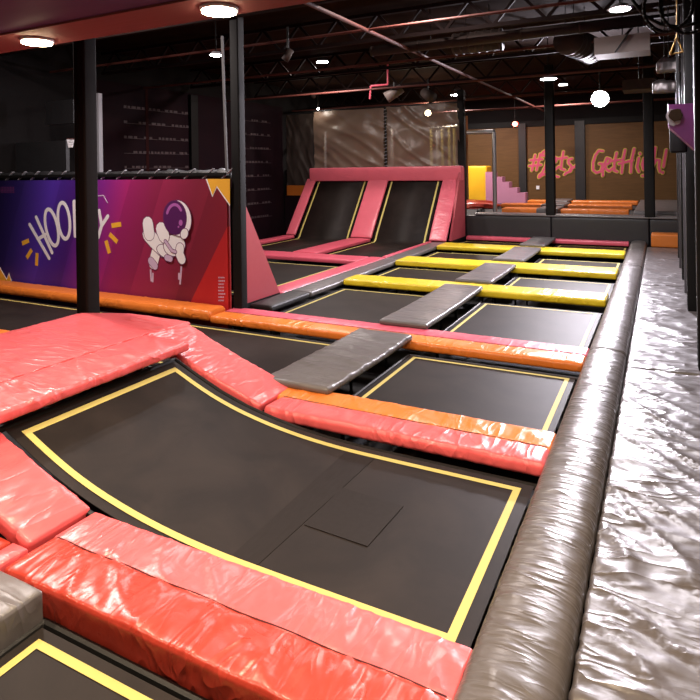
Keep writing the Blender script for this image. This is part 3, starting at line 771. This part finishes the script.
# ------------------------------------------------------------------ black divider and the raised court beyond
DZ = .70
dv = thing('padded_divider', 'black padded divider across the far end of the court', 'divider', (-2.7, 18.9, FL))
for a, b in ((-5.58, -2.97), (-2.95, -.33), (-.31, 2.25)):
    slab('panel', a, b, 18.76, 19.0, -.10, .655, M['charcoal'], dv, r=.03, res=.1, wr=.008, puff=.01, seed=a)
MB().box(-5.58, 2.25, 18.8, 18.98, FL, -.10).build('foot', M['black'], dv)
struct(MB().box(-12.5, 2.28, 19.1, 27.98, FL, DZ-.06).build('trim_4', M['floor']), 'raised floor of the far court')
pad('foam_pad', 'pale shiny grey strip along the top of the black divider', -5.3, 2.2, 18.74, 19.35, M['grey'], .675, .735, None, 90, wr=.006, res=.1)
G = 'orange pads on the raised far court'
for i, (x0, x1, y0, y1, l) in enumerate(((-2.9, -.9, 20.2, 20.8, 'nearest right orange pad on the raised far court'), (-4.8, -3.65, 20.3, 21.0, 'nearest left orange pad on the raised far court'), (-3.0, -.9, 22.6, 23.3, 'middle right orange pad on the raised far court'), (-5.4, -3.9, 22.7, 23.4, 'middle left orange pad on the raised far court'), (-3.2, -.8, 25.2, 25.9, 'farthest right orange pad on the raised far court'), (-4.9, -4.0, 25.2, 25.9, 'farthest left orange pad on the raised far court'))):
    pad('foam_pad', l, x0, x1, y0, y1, M['orange'], DZ-.05, DZ+.10, G, 91+i, wr=.008, res=.1)
G = 'grey pads on the raised far court'
for i, (x0, x1, y0, y1, l) in enumerate(((-3.62, -2.95, 20.0, 21.4, 'nearest grey pad between the orange pads of the far court'), (-3.85, -3.05, 22.2, 23.8, 'middle grey pad between the orange pads of the far court'), (-3.95, -3.25, 24.6, 26.3, 'farthest grey pad between the orange pads of the far court'), (-.75, 1.5, 19.6, 26, 'pale grey pad at the right of the far court, behind the right post'))):
    pad('foam_pad', l, x0, x1, y0, y1, M['grey'], DZ-.05, DZ+.13, G, 98+i, wr=.006, res=.12)
def lump(label, cx, cy, rx, ry, rz, mat, seed, z=None):
    bm = bmesh.new(); bmesh.ops.create_icosphere(bm, subdivisions=4, radius=1)
    for v in bm.verts:
        k = 1+.25*noise.noise(v.co*2.2+Vector((seed, 0, 0)))
        v.co = Vector((v.co.x*rx*k, v.co.y*ry*k, max(0, v.co.z+.35)*rz*k))
    me = bpy.data.meshes.new('cushion'); bm.to_mesh(me); bm.free(); me.materials.append(mat); me.polygons.foreach_set('use_smooth', [True]*len(me.polygons))
    o = bpy.data.objects.new('cushion', me); C.objects.link(o); o.location = (cx, cy, z if z is not None else DZ-.06); return o
tag(lump('', -6.6, 22.6, 1.1, .8, .22, M['red'], 3), 'crumpled red sheet on the raised court, below the yellow block', 'sheet')
tag(lump('', -5.35, 19.75, .16, .14, .12, M['black'], 5), 'small black bundle on the divider at the left end of the opening', 'bundle')
x0, z0 = on_y(466, 195, 26.3); x1, z1 = on_y(486.5, 166, 26.3)
yb = slab('foam_block', 0, x1-x0, 0, .9, 0, z1-DZ+.06, vinyl('bright_yellow_vinyl', (.85, .48, .02), .45, .1, 3), None, r=.06, res=.15, wr=.003, axis='y')
yb.location = (x0, 26.3, DZ-.06); tag(yb, 'tall bright yellow block beside the lilac steps', 'block')
stp = thing('foam_steps', 'lilac pink steps descending to the right beside the yellow block', 'steps', (-6, 25.6, DZ-.06))
edges = [(485.5, 172), (494, 172), (502, 177), (509, 182), (517, 188), (525, 193)]
m = MB(); pr = None
for i in range(5):
    xa, _ = on_y(edges[i][0], 180, 25.6); xb, _ = on_y(edges[i+1][0], 180, 25.6); _, zt = on_y(edges[i][0], edges[i+1][1] if i else 172, 25.6)
    MB().box(xa, xb, 25.6, 26.2, DZ-.06, zt).build('step', M['lilac'], stp)
# galvanised pipe frame
pf = thing('goal_frame', 'galvanised pipe frame standing in the opening left of the wall lettering', 'frame', (-5, 20.3, DZ-.06))
xa, _ = on_y(494.5, 170, 20.3); _, zt = on_y(494.5, 132, 20.3); xb, zb = on_y(468, 124, 21.6)
MB().tube((xa, 20.3, DZ-.06), (xa, 20.3, zt), .07, 12).build('upright', M['steel'], pf)
xc, zc = on_y(467, 131, 20.3)
MB().tube((xa, 20.3, zt), (xc, 20.3, zt+.02), .07, 12).build('top_rail', M['steel'], pf)
MB().tube((xa, 20.3, zt+.04), (xb, 21.6, zt+.09), .06, 12).build('side_rail', M['steel'], pf)
# plywood wall with lettering
WY = 27.9
px_ = [(-9.2, -6.62), (-6.5, -5.9), (-5.45, -3.05), (-2.62, 2.2)]
for i, (a, b, l) in enumerate(((-12.0, -5.78, 'brown plywood panel behind the yellow block and steps'), (-5.42, -3.36, 'brown plywood panel carrying the word after the hash sign'), (-2.92, 2.2, 'wide brown plywood panel carrying the last two words'))):
    tag(MB().box(a, b, WY, WY+.06, DZ-.06, 3.98).build('plywood_panel', M['ply']), l, 'panel', 'plywood panels of the far wall')
for a, b, l in ((-5.76, -5.44, 'left black upright between plywood panels of the far wall'), (-3.34, -2.94, 'right black upright between plywood panels of the far wall')):
    tag(MB().box(a, b, WY-.12, WY+.08, DZ-.06, 4.15).build('wall_post', M['charcoal']), l, 'post', 'black uprights of the far wall')
tag(MB().box(-9, 2.2, WY-.05, WY+.08, 4.0, 4.25).build('wall_rail', M['black']), 'black rail along the top of the plywood wall', 'rail')
tag(MB().box(*sorted((on_y(536.5, 190, WY)[0], on_y(539.5, 190, WY)[0])), WY-.05, WY, 1.16, 1.32).build('wall_socket', M['white']), 'small white socket low on the plywood wall under the word after the hash', 'socket')
le = thing('wall_lettering', 'pink brush lettering reading #Lets GetHigh! on the plywood wall', 'lettering', (-2.5, WY, 2.3))
def onw(px, py, d=0): x, z = on_y(px, py, WY-.02-d); return (x, WY-.02-d, z)
# coordinates read in the 7x enlargement of the region whose corner is (460,100)... converted here to picture units
def q(x, y): return (460+x/3.5, 130+y/3.5)
words = {
 'hash_sign': [[(263, 88), (251, 142)], [(281, 84), (268, 140)], [(246, 106), (288, 102)], [(242, 126), (284, 122)]],
 'letter_l': [[(300, 72), (290, 78), (288, 90), (300, 88), (306, 100), (298, 130), (288, 150), (278, 158), (276, 166), (290, 156), (310, 150), (330, 160), (345, 164)]],
 'letter_e': [[(322, 118), (336, 110), (338, 98), (328, 94), (320, 108), (322, 130), (334, 138), (346, 128)]],
 'letter_t': [[(362, 76), (356, 110), (354, 136), (366, 140)], [(344, 100), (374, 96)]],
 'letter_s': [[(392, 100), (380, 104), (380, 116), (390, 126), (388, 144), (372, 150), (366, 156)], [(384, 140), (404, 126), (428, 104)]],
 'letter_g': [[(500, 74), (486, 72), (474, 88), (466, 114), (466, 140), (478, 150), (494, 144), (500, 118), (488, 118)], [(500, 118), (500, 160)]],
 'letter_e.001': [[(508, 122), (522, 116), (526, 102), (514, 98), (508, 114), (510, 136), (522, 144), (534, 134)]],
 'letter_t.001': [[(548, 80), (540, 118), (540, 142), (550, 146)], [(530, 108), (562, 104)]],
 'letter_h': [[(578, 70), (570, 110), (566, 150)], [(610, 66), (600, 110), (598, 148)], [(556, 118), (604, 106)]],
 'letter_i': [[(626, 98), (620, 130), (626, 146)], [(630, 82), (631, 84)]],
 'letter_g.001': [[(656, 100), (644, 100), (638, 120), (642, 138), (654, 132), (660, 100), (656, 140), (650, 160), (638, 160)]],
 'letter_h.001': [[(684, 62), (676, 110), (672, 148)], [(674, 126), (688, 104), (698, 106), (696, 130), (700, 146)]],
 'exclamation_mark': [[(722, 70), (712, 128)], [(710, 148), (709, 150)]],
}
for k, ss in words.items():
    nm = k.split('.')[0]
    mb = MB(); [ribbon(mb, [q(*p) for p in s], .17, .0, True, onw, .006, 12) for s in ss]; base = mb.build(nm, M['lettyel'], le)
    base['label'] = 'letter with a lime yellow edge'
    mb = MB(); [ribbon(mb, [q(*p) for p in s], .105, .02, True, onw, .006, 12) for s in ss]; pk = mb.build('pink_stroke', M['lettpink'], base)
    pk.data.transform(__import__('mathutils').Matrix.Translation(-le.location))
# posts standing on the divider
G = 'black posts on the divider'
for px, l in ((551, 'black padded post on the divider, in front of the wall lettering'), (650, 'black padded post near the right end of the divider')):
    x, _ = on_y(px, 216, 18.86); pole('padded_post', l, x, 18.87, .70, 5.25, .27, group=G)
x, _ = on_y(462.5, 200, 18.86); pole('padded_post', 'black padded post at the left end of the divider, beside the pink triangular panel', x, 18.87, FL, 4.7, .22, group=G)

# ------------------------------------------------------------------ roof: beams, trusses, pipes, ducts
G = 'roof trusses'
def truss(label, y, z, x0=-12.5, x1=2.2, h=.5, mat=M['beam'], step=.9):
    t = thing('roof_truss', label, 'truss', (-5, y, z), G)
    MB().bar((x0, y, z), (x1, y, z), .09, .07).build('bottom_chord', mat, t)
    MB().bar((x0, y, z+h), (x1, y, z+h), .09, .07).build('top_chord', mat, t)
    m = MB(); x = x0; u = 0
    while x < x1-step/2:
        a, b = (z, z+h) if u % 2 == 0 else (z+h, z)
        m.bar((x, y, a), (x+step/2, y, b), .05, .05); x += step/2; u += 1
    m.build('web_bracing', mat, t)
for i, (y, z, l) in enumerate(((4.6, 4.62, 'roof truss nearest to the bulkhead'), (7.6, 4.66, 'roof truss above the printed banner wall'), (10.6, 4.70, 'roof truss above the nearest yellow pad'), (13.8, 4.72, 'roof truss above the middle yellow pad'), (17.0, 4.74, 'roof truss above the foot of the wall trampolines'), (21.5, 4.76, 'roof truss above the raised far court'))):
    truss(l, y, z)
G = 'reddish pipes under the roof'
def ycoord(px, py, z): return on_z(px, py, z)
a = on_z(305, 2, 4.55); b = on_z(560, 121, 4.55)
pipe('long thin red brown pipe running away under the roof', (a[0], 3.4, 4.55), (a[0], 27, 4.55), .035, M['rust'], group=G)
for y, z, r, l in ((6.0, 4.5, .02, 'thin reddish pipe crossing under the roof, nearest'), (9.2, 4.56, .025, 'thin reddish pipe crossing above the grey pads'), (12.0, 4.5, .03, 'thin reddish pipe crossing above the second yellow pad'), (15.4, 4.45, .03, 'thin reddish pipe crossing before the wall trampolines'), (19.5, 4.45, .035, 'thin reddish pipe crossing above the divider'), (24, 4.5, .04, 'thin reddish pipe crossing above the far court')):
    pipe(l, (-12.62, y, z), (2.32, y, z), r, M['rust'], group=G)
# ducts
def duct(label, a, b, r, mat=M['duct'], rings=6):
    t = thing('air_duct', label, 'duct', tuple((Vector(a)+Vector(b))/2), 'round ducts under the roof')
    MB().tube(a, b, r, 24).build('duct_body', mat, t, True)
    m = MB(); A = Vector(a); B = Vector(b); d = (B-A).normalized()
    for i in range(rings+1):
        p = A+(B-A)*i/rings; m.tube(p-d*.02, p+d*.02, r*1.06, 24)
    m.build('joint_ring', mat, t, True)
    for f in (.25, .75):
        p = A+(B-A)*f; MB().tube(p+Vector((0, 0, r)), (p.x, p.y, 5.3), .008, 6).build('hanger', M['black'], t)
dd = plain('dull_duct_metal', (.045, .032, .028), .65, .1, .2)
x, y = on_z(455, 47, 4.55); duct('dark round duct opening beside the long pipe', (x, y, 4.6), (x+.9, y, 4.6), .20, dd)
x, y = on_z(577, 42, 4.45); duct('round duct with an open end left of the pale duct panel', (x-.15, y, 4.5), (x+.1, y+1.2, 4.5), .26, dd)
x, y = on_z(500, 45, 4.45); duct('long dull duct crossing under the roof', (x-2.6, y, 4.6), (x+2.4, y, 4.6), .10, dd, 5)
bx = thing('flat_duct', 'pale flat duct panel under the roof above the right posts', 'duct', (-.8, 11, 4.5))
xa, za = on_y(594, 38, 10.9); xb, zb = on_y(650, 46, 10.9)
MB().box(xa, xb, 10.9, 11.5, zb-.06, za).build('panel', M['duct'], bx)
MB().tube(((xa+xb)/2, 11.2, za), ((xa+xb)/2, 11.2, 5.3), .01, 6).build('hanger', M['black'], bx)
MB().bar(((xa+xb)/2-.1, 10.88, zb-.06), ((xa+xb)/2+.1, 10.88, za), .06, .02).build('strap', M['blackmetal'], bx)
xa, za = on_y(622, 80, 14); xb, zb = on_y(655, 88, 14)
tag(MB().box(xa, xb, 14, 14.8, zb, za).build('duct_box', dd), 'dull brown duct box above the right post of the divider', 'duct')
MB().tube(((xa+xb)/2, 14.4, za), ((xa+xb)/2, 14.4, 5.3), .01, 6).build('hanger', M['black'], bpy.data.objects['duct_box'])
for i, (px, py, l) in enumerate(((668, 65, 'crinkled silver foil wrap hanging by the right posts, upper'), (664, 86, 'crinkled silver foil wrap hanging by the right posts, lower'))):
    YY = 12.2+i*.5; xa, za = on_y(px-12, py-4, YY); xb, zb = on_y(px+14, py+5, YY)
    o = slab('foil_wrap', 0, xb-xa, 0, .3, 0, za-zb, plain('dull_foil', (.22, .20, .20), .3, .7), None, r=.04, res=.04, wr=.05, puff=.02, pleat=.02, seed=i+3); o.location = (xa, YY, zb); tag(o, l, 'wrap', 'foil wraps')
    h_ = MB().tube(((xb-xa)/2, .15, za-zb-.02), ((xb-xa)/2, .15, 5.3-zb), .01, 6); e_ = mesh_obj('hanger', h_.v, h_.f, M['black']); e_.parent = o
# hanging cable loops and strap top right
cb = thing('cable_coil', 'black cable loops hanging under the roof in the top right corner', 'cable', (.1, 5, 4.3))
for px, py, r in ((668, 6, .20), (690, 2, .24)):
    cx, cz = on_y(px, py, 6.2); m = MB()
    m.path([(cx+r*math.cos(a*PI/14), 6.2+.02*math.sin(a), cz+1.15*r*math.sin(a*PI/14)) for a in range(29)], .015, 8); m.build('loop', M['black'], cb, True)
P = [on_y(*p, 6.4) for p in ((632, 0), (645, 16), (662, 25), (682, 27), (700, 22))]
MB().path([(a, 6.4, b) for a, b in P], .016, 8).build('loop', M['black'], cb, True)
MB().tube((P[2][0], 6.4, P[2][1]), (P[2][0], 6.4, 5.3), .01, 6).build('hanger', M['black'], cb)
sx, sz = on_y(678.5, 30, 8.6)
st_ = thing('yellow_strap', 'thin yellow strap tied in a triangle under the roof at the right', 'strap', (sx, 8.6, sz))
MB().tube((sx, 8.6, 5.3), (sx-.02, 8.6, sz-.08), .008, 6).path([(sx-.02, 8.6, sz-.08), (sx-.10, 8.6, sz-.30), (sx+.05, 8.6, sz-.28), (sx-.02, 8.6, sz-.08)], .010, 6).build('strap', plain('ochre_strap', (.35, .20, .03), .6), st_)

# stage spotlights
def spotcan(label, px, py, Y, L=.45, r=.13, mat=M['duct'], dirn=(-.8, -.3, -.5)):
    x, z = on_y(px, py, Y); t = thing('spotlight', label, 'lamp', (x, Y, z), 'spotlight cans under the roof'); d = Vector(dirn).normalized()
    p = Vector((x, Y, z)); MB().tube(p-d*L/2, p+d*L/2, r*.8, 18, r).build('can', mat, t, True)
    MB().bar((x, Y, z), (x, Y, 4.75), .04, .02).build('yoke', M['blackmetal'], t)
spotcan('pale stage spotlight above the left mesh sheet', 394, 93, 16.4, .55, .17)
spotcan('darker stage spotlight above the right mesh sheet', 428, 95, 16.4, .4, .17, dd, (.6, -.3, -.4))
spotcan('small dim spotlight high above the far left corner', 288, 55, 9.0, .22, .07, dd, (-.5, -.3, -.9))
spotcan('small dim spotlight above the corner post of the mesh', 314, 95, 17.0, .18, .08, dd, (-.2, -.5, -.9))
xa, za = on_y(371, 86, 16); xb, zb = on_y(370, 99, 16); xc, zc = on_y(388, 86, 16)
tag(MB().path([(xb, 16, zb), (xa, 16, za), (xc, 16, za), (xc, 16, 5.3)], .03, 8).build('bent_pipe', M['rose']), 'short bent pinkish pipe beside the pale stage spotlight', 'pipe')

# ------------------------------------------------------------------ lamps
def area(loc, size, power, col=(1, 1, 1), rot=(0, 0, 0), spread=PI):
    l = bpy.data.lights.new('lamp_light', 'AREA'); l.shape = 'DISK'; l.size = size; l.energy = power; l.color = col; l.spread = spread
    o = bpy.data.objects.new('lamp_light', l); C.objects.link(o); o.location = loc; o.rotation_euler = rot; return o
def downlight(label, x, y, z, r, power, col, glow, group):
    t = thing('downlight', label, 'lamp', (x, y, z), group)
    MB().tube((x, y, z-.02), (x, y, z), r*1.12, 28).build('housing', M['white'], t, True)
    MB().tube((x, y, z-.034), (x, y, z-.02), r, 28).build('diffuser', glow, t)
    a = area((0, 0, -.045), r*2, power, col); a.parent = t
WARM = (1, .78, .55); COOL = (1, .93, .96)
G = 'round warm downlights of the bulkhead'
SP = 1.73
for i, l in enumerate(('round warm downlight on the maroon bulkhead, at the far left', 'round warm downlight on the maroon bulkhead, at the top centre left')):
    downlight(l, -4.13+i*SP, 2.91, 3.205, .105, 50, WARM, M['warm'], G)
for i, l in ((2, 'round warm downlight on the maroon bulkhead, just out of view at the top middle'), (3, 'round warm downlight on the maroon bulkhead, out of view at the top right')): downlight(l, -4.13+i*SP, 2.91, 3.205, .105, 50, WARM, M['warm'], G)
for i, l in enumerate(('added warm downlight on the violet ceiling board, out of view at the far left', 'added warm downlight on the violet ceiling board, out of view at the left', 'added warm downlight on the violet ceiling board, out of view near the camera', 'added warm downlight on the violet ceiling board, out of view at the right')):
    downlight(l, -5.0+i*SP, .95, 3.22, .125, 30, WARM, M['warm'], G)  # unseen row, added to light the near pads from the camera side
G = 'round cool lamps under the roof'
def high(label, px, py, z, r, power, col=COOL, glow=None):
    x, y = on_z(px, py, z); t = thing('ceiling_lamp', label, 'lamp', (x, y, z), G)
    MB().tube((x, y, z), (x, y, z+.06), r*1.25, 24, r*.7).build('housing', M['paint'], t, True)
    MB().tube((x, y, z-.012), (x, y, z), r, 24).build('diffuser', glow or M['cool'], t)
    MB().tube((x, y, z+.06), (x, y, 5.3), .012, 6).build('cord', M['black'], t)
    a = area((0, 0, -.03), r*2, power, col); a.parent = t
high('small cool lamp left of the black pole by the banner', 216, 55, 4.3, .10, 70)
high('cool round lamp at the top right above the walkway', 620, 9, 4.3, .13, 110)
high('cool round lamp in the middle of the roof, left of the bright floodlight', 548, 79, 4.3, .17, 170)
# the floodlight that faces the camera
fx, fy = on_z(600, 99, 4.0)
ft = thing('floodlight', 'very bright round floodlight facing the camera under the roof', 'lamp', (fx, fy, 4.0))
dv_ = (Vector((-1.0, 3, -1.0))-Vector((fx, fy, 4.0))).normalized()
P0 = Vector((fx, fy, 4.0))
MB().tube(P0-dv_*.14, P0-dv_*.02, .14, 24, .23).build('housing', M['blackmetal'], ft, True)
MB().tube(P0-dv_*.02, P0-dv_*.01, .22, 24).build('diffuser', M['cool'], ft)
MB().tube(P0-dv_*.07, P0-dv_*.07+Vector((0, 0, 5.3-4.0)), .02, 8).build('bracket', M['blackmetal'], ft)
a = area((0, 0, 0), .42, 430, (.95, .89, 1), spread=2.2); a.parent = ft; a.rotation_euler = dv_.to_track_quat('-Z', 'Y').to_euler()
# lamp behind the mesh and the red lamp
def bulb(label, px, py, Y, r, glow, power, col, name='wall_lamp'):
    x, z = on_y(px, py, Y); t = thing(name, label, 'lamp', (x, Y, z))
    bm = bmesh.new(); bmesh.ops.create_uvsphere(bm, u_segments=20, v_segments=12, radius=r); me = bpy.data.meshes.new('globe'); bm.to_mesh(me); bm.free(); me.materials.append(glow)
    o = bpy.data.objects.new('globe', me); C.objects.link(o); o.parent = t
    MB().tube((x, Y, z+r*.8), (x, Y, 5.3), .015, 6).build('cord', M['black'], t)
    l = bpy.data.lights.new('globe_light', 'POINT'); l.energy = power; l.color = col; l.shadow_soft_size = r*1.1
    q_ = bpy.data.objects.new('globe_light', l); C.objects.link(q_); q_.parent = t; q_.location = (0, -r*1.3, 0)
bulb('warm white lamp shining through the right mesh sheet', 428, 113, 19.6, .10, M['warm'], 60, (1, .85, .65))
bulb('small white lamp at the top left corner of the left mesh sheet', 318, 109, 18.55, .04, M['cool'], 14, (1, .88, .7))
bulb('small glowing red lamp high in front of the plywood wall', 515, 124, 26, .11, M['redlamp'], 7, (1, .06, .04))
# roof lamps added to brighten the banner, court pads, wall trampolines and far court
for x, y, p, l in ((-8.4, 5.6, 240, 'added roof lamp over the long trampoline behind the pink deck'), (-8.4, 14.6, 190, 'added roof lamp over the pink cross pad'), (-3.4, 9.0, 130, 'added roof lamp over the nearest yellow pad'), (-3.2, 23.5, 190, 'added roof lamp over the middle of the raised far court'), (-7.6, 24.2, 330, 'added roof lamp over the left of the raised far court')):
    t = thing('ceiling_lamp', l, 'lamp', (x, y, 5.22), G)
    MB().tube((x, y, 5.22), (x, y, 5.3), .2, 24, .12).build('housing', M['paint'], t, True)
    MB().tube((x, y, 5.208), (x, y, 5.22), .16, 24).build('diffuser', M['cool'], t)
    a = area((0, 0, -.03), .32, p, (1, .86, .8)); a.parent = t


# ------------------------------------------------------------------ world, camera, view
w = bpy.data.worlds.new('world'); bpy.context.scene.world = w; w.use_nodes = True
w.node_tree.nodes['Background'].inputs[0].default_value = (.05, .035, .04, 1); w.node_tree.nodes['Background'].inputs[1].default_value = .25
cam = bpy.data.cameras.new('camera'); co = bpy.data.objects.new('camera', cam); C.objects.link(co)
cam.sensor_width = 36; cam.sensor_fit = 'HORIZONTAL'; cam.lens = 36*F/700; cam.shift_y = -(350-HY)/700
from mathutils import Matrix
R = Matrix.Rotation(YAW, 4, 'Z') @ Matrix.Rotation(PI/2, 4, 'X') @ Matrix.Rotation(RL, 4, 'Z')
co.matrix_world = Matrix.Translation((0, 0, H)) @ R
cam.clip_start = .05; cam.clip_end = 200
sc = bpy.context.scene; sc.camera = co
sc.view_settings.view_transform = 'Standard'; sc.view_settings.look = 'None'; sc.view_settings.gamma = 1; sc.view_settings.exposure = 0.45
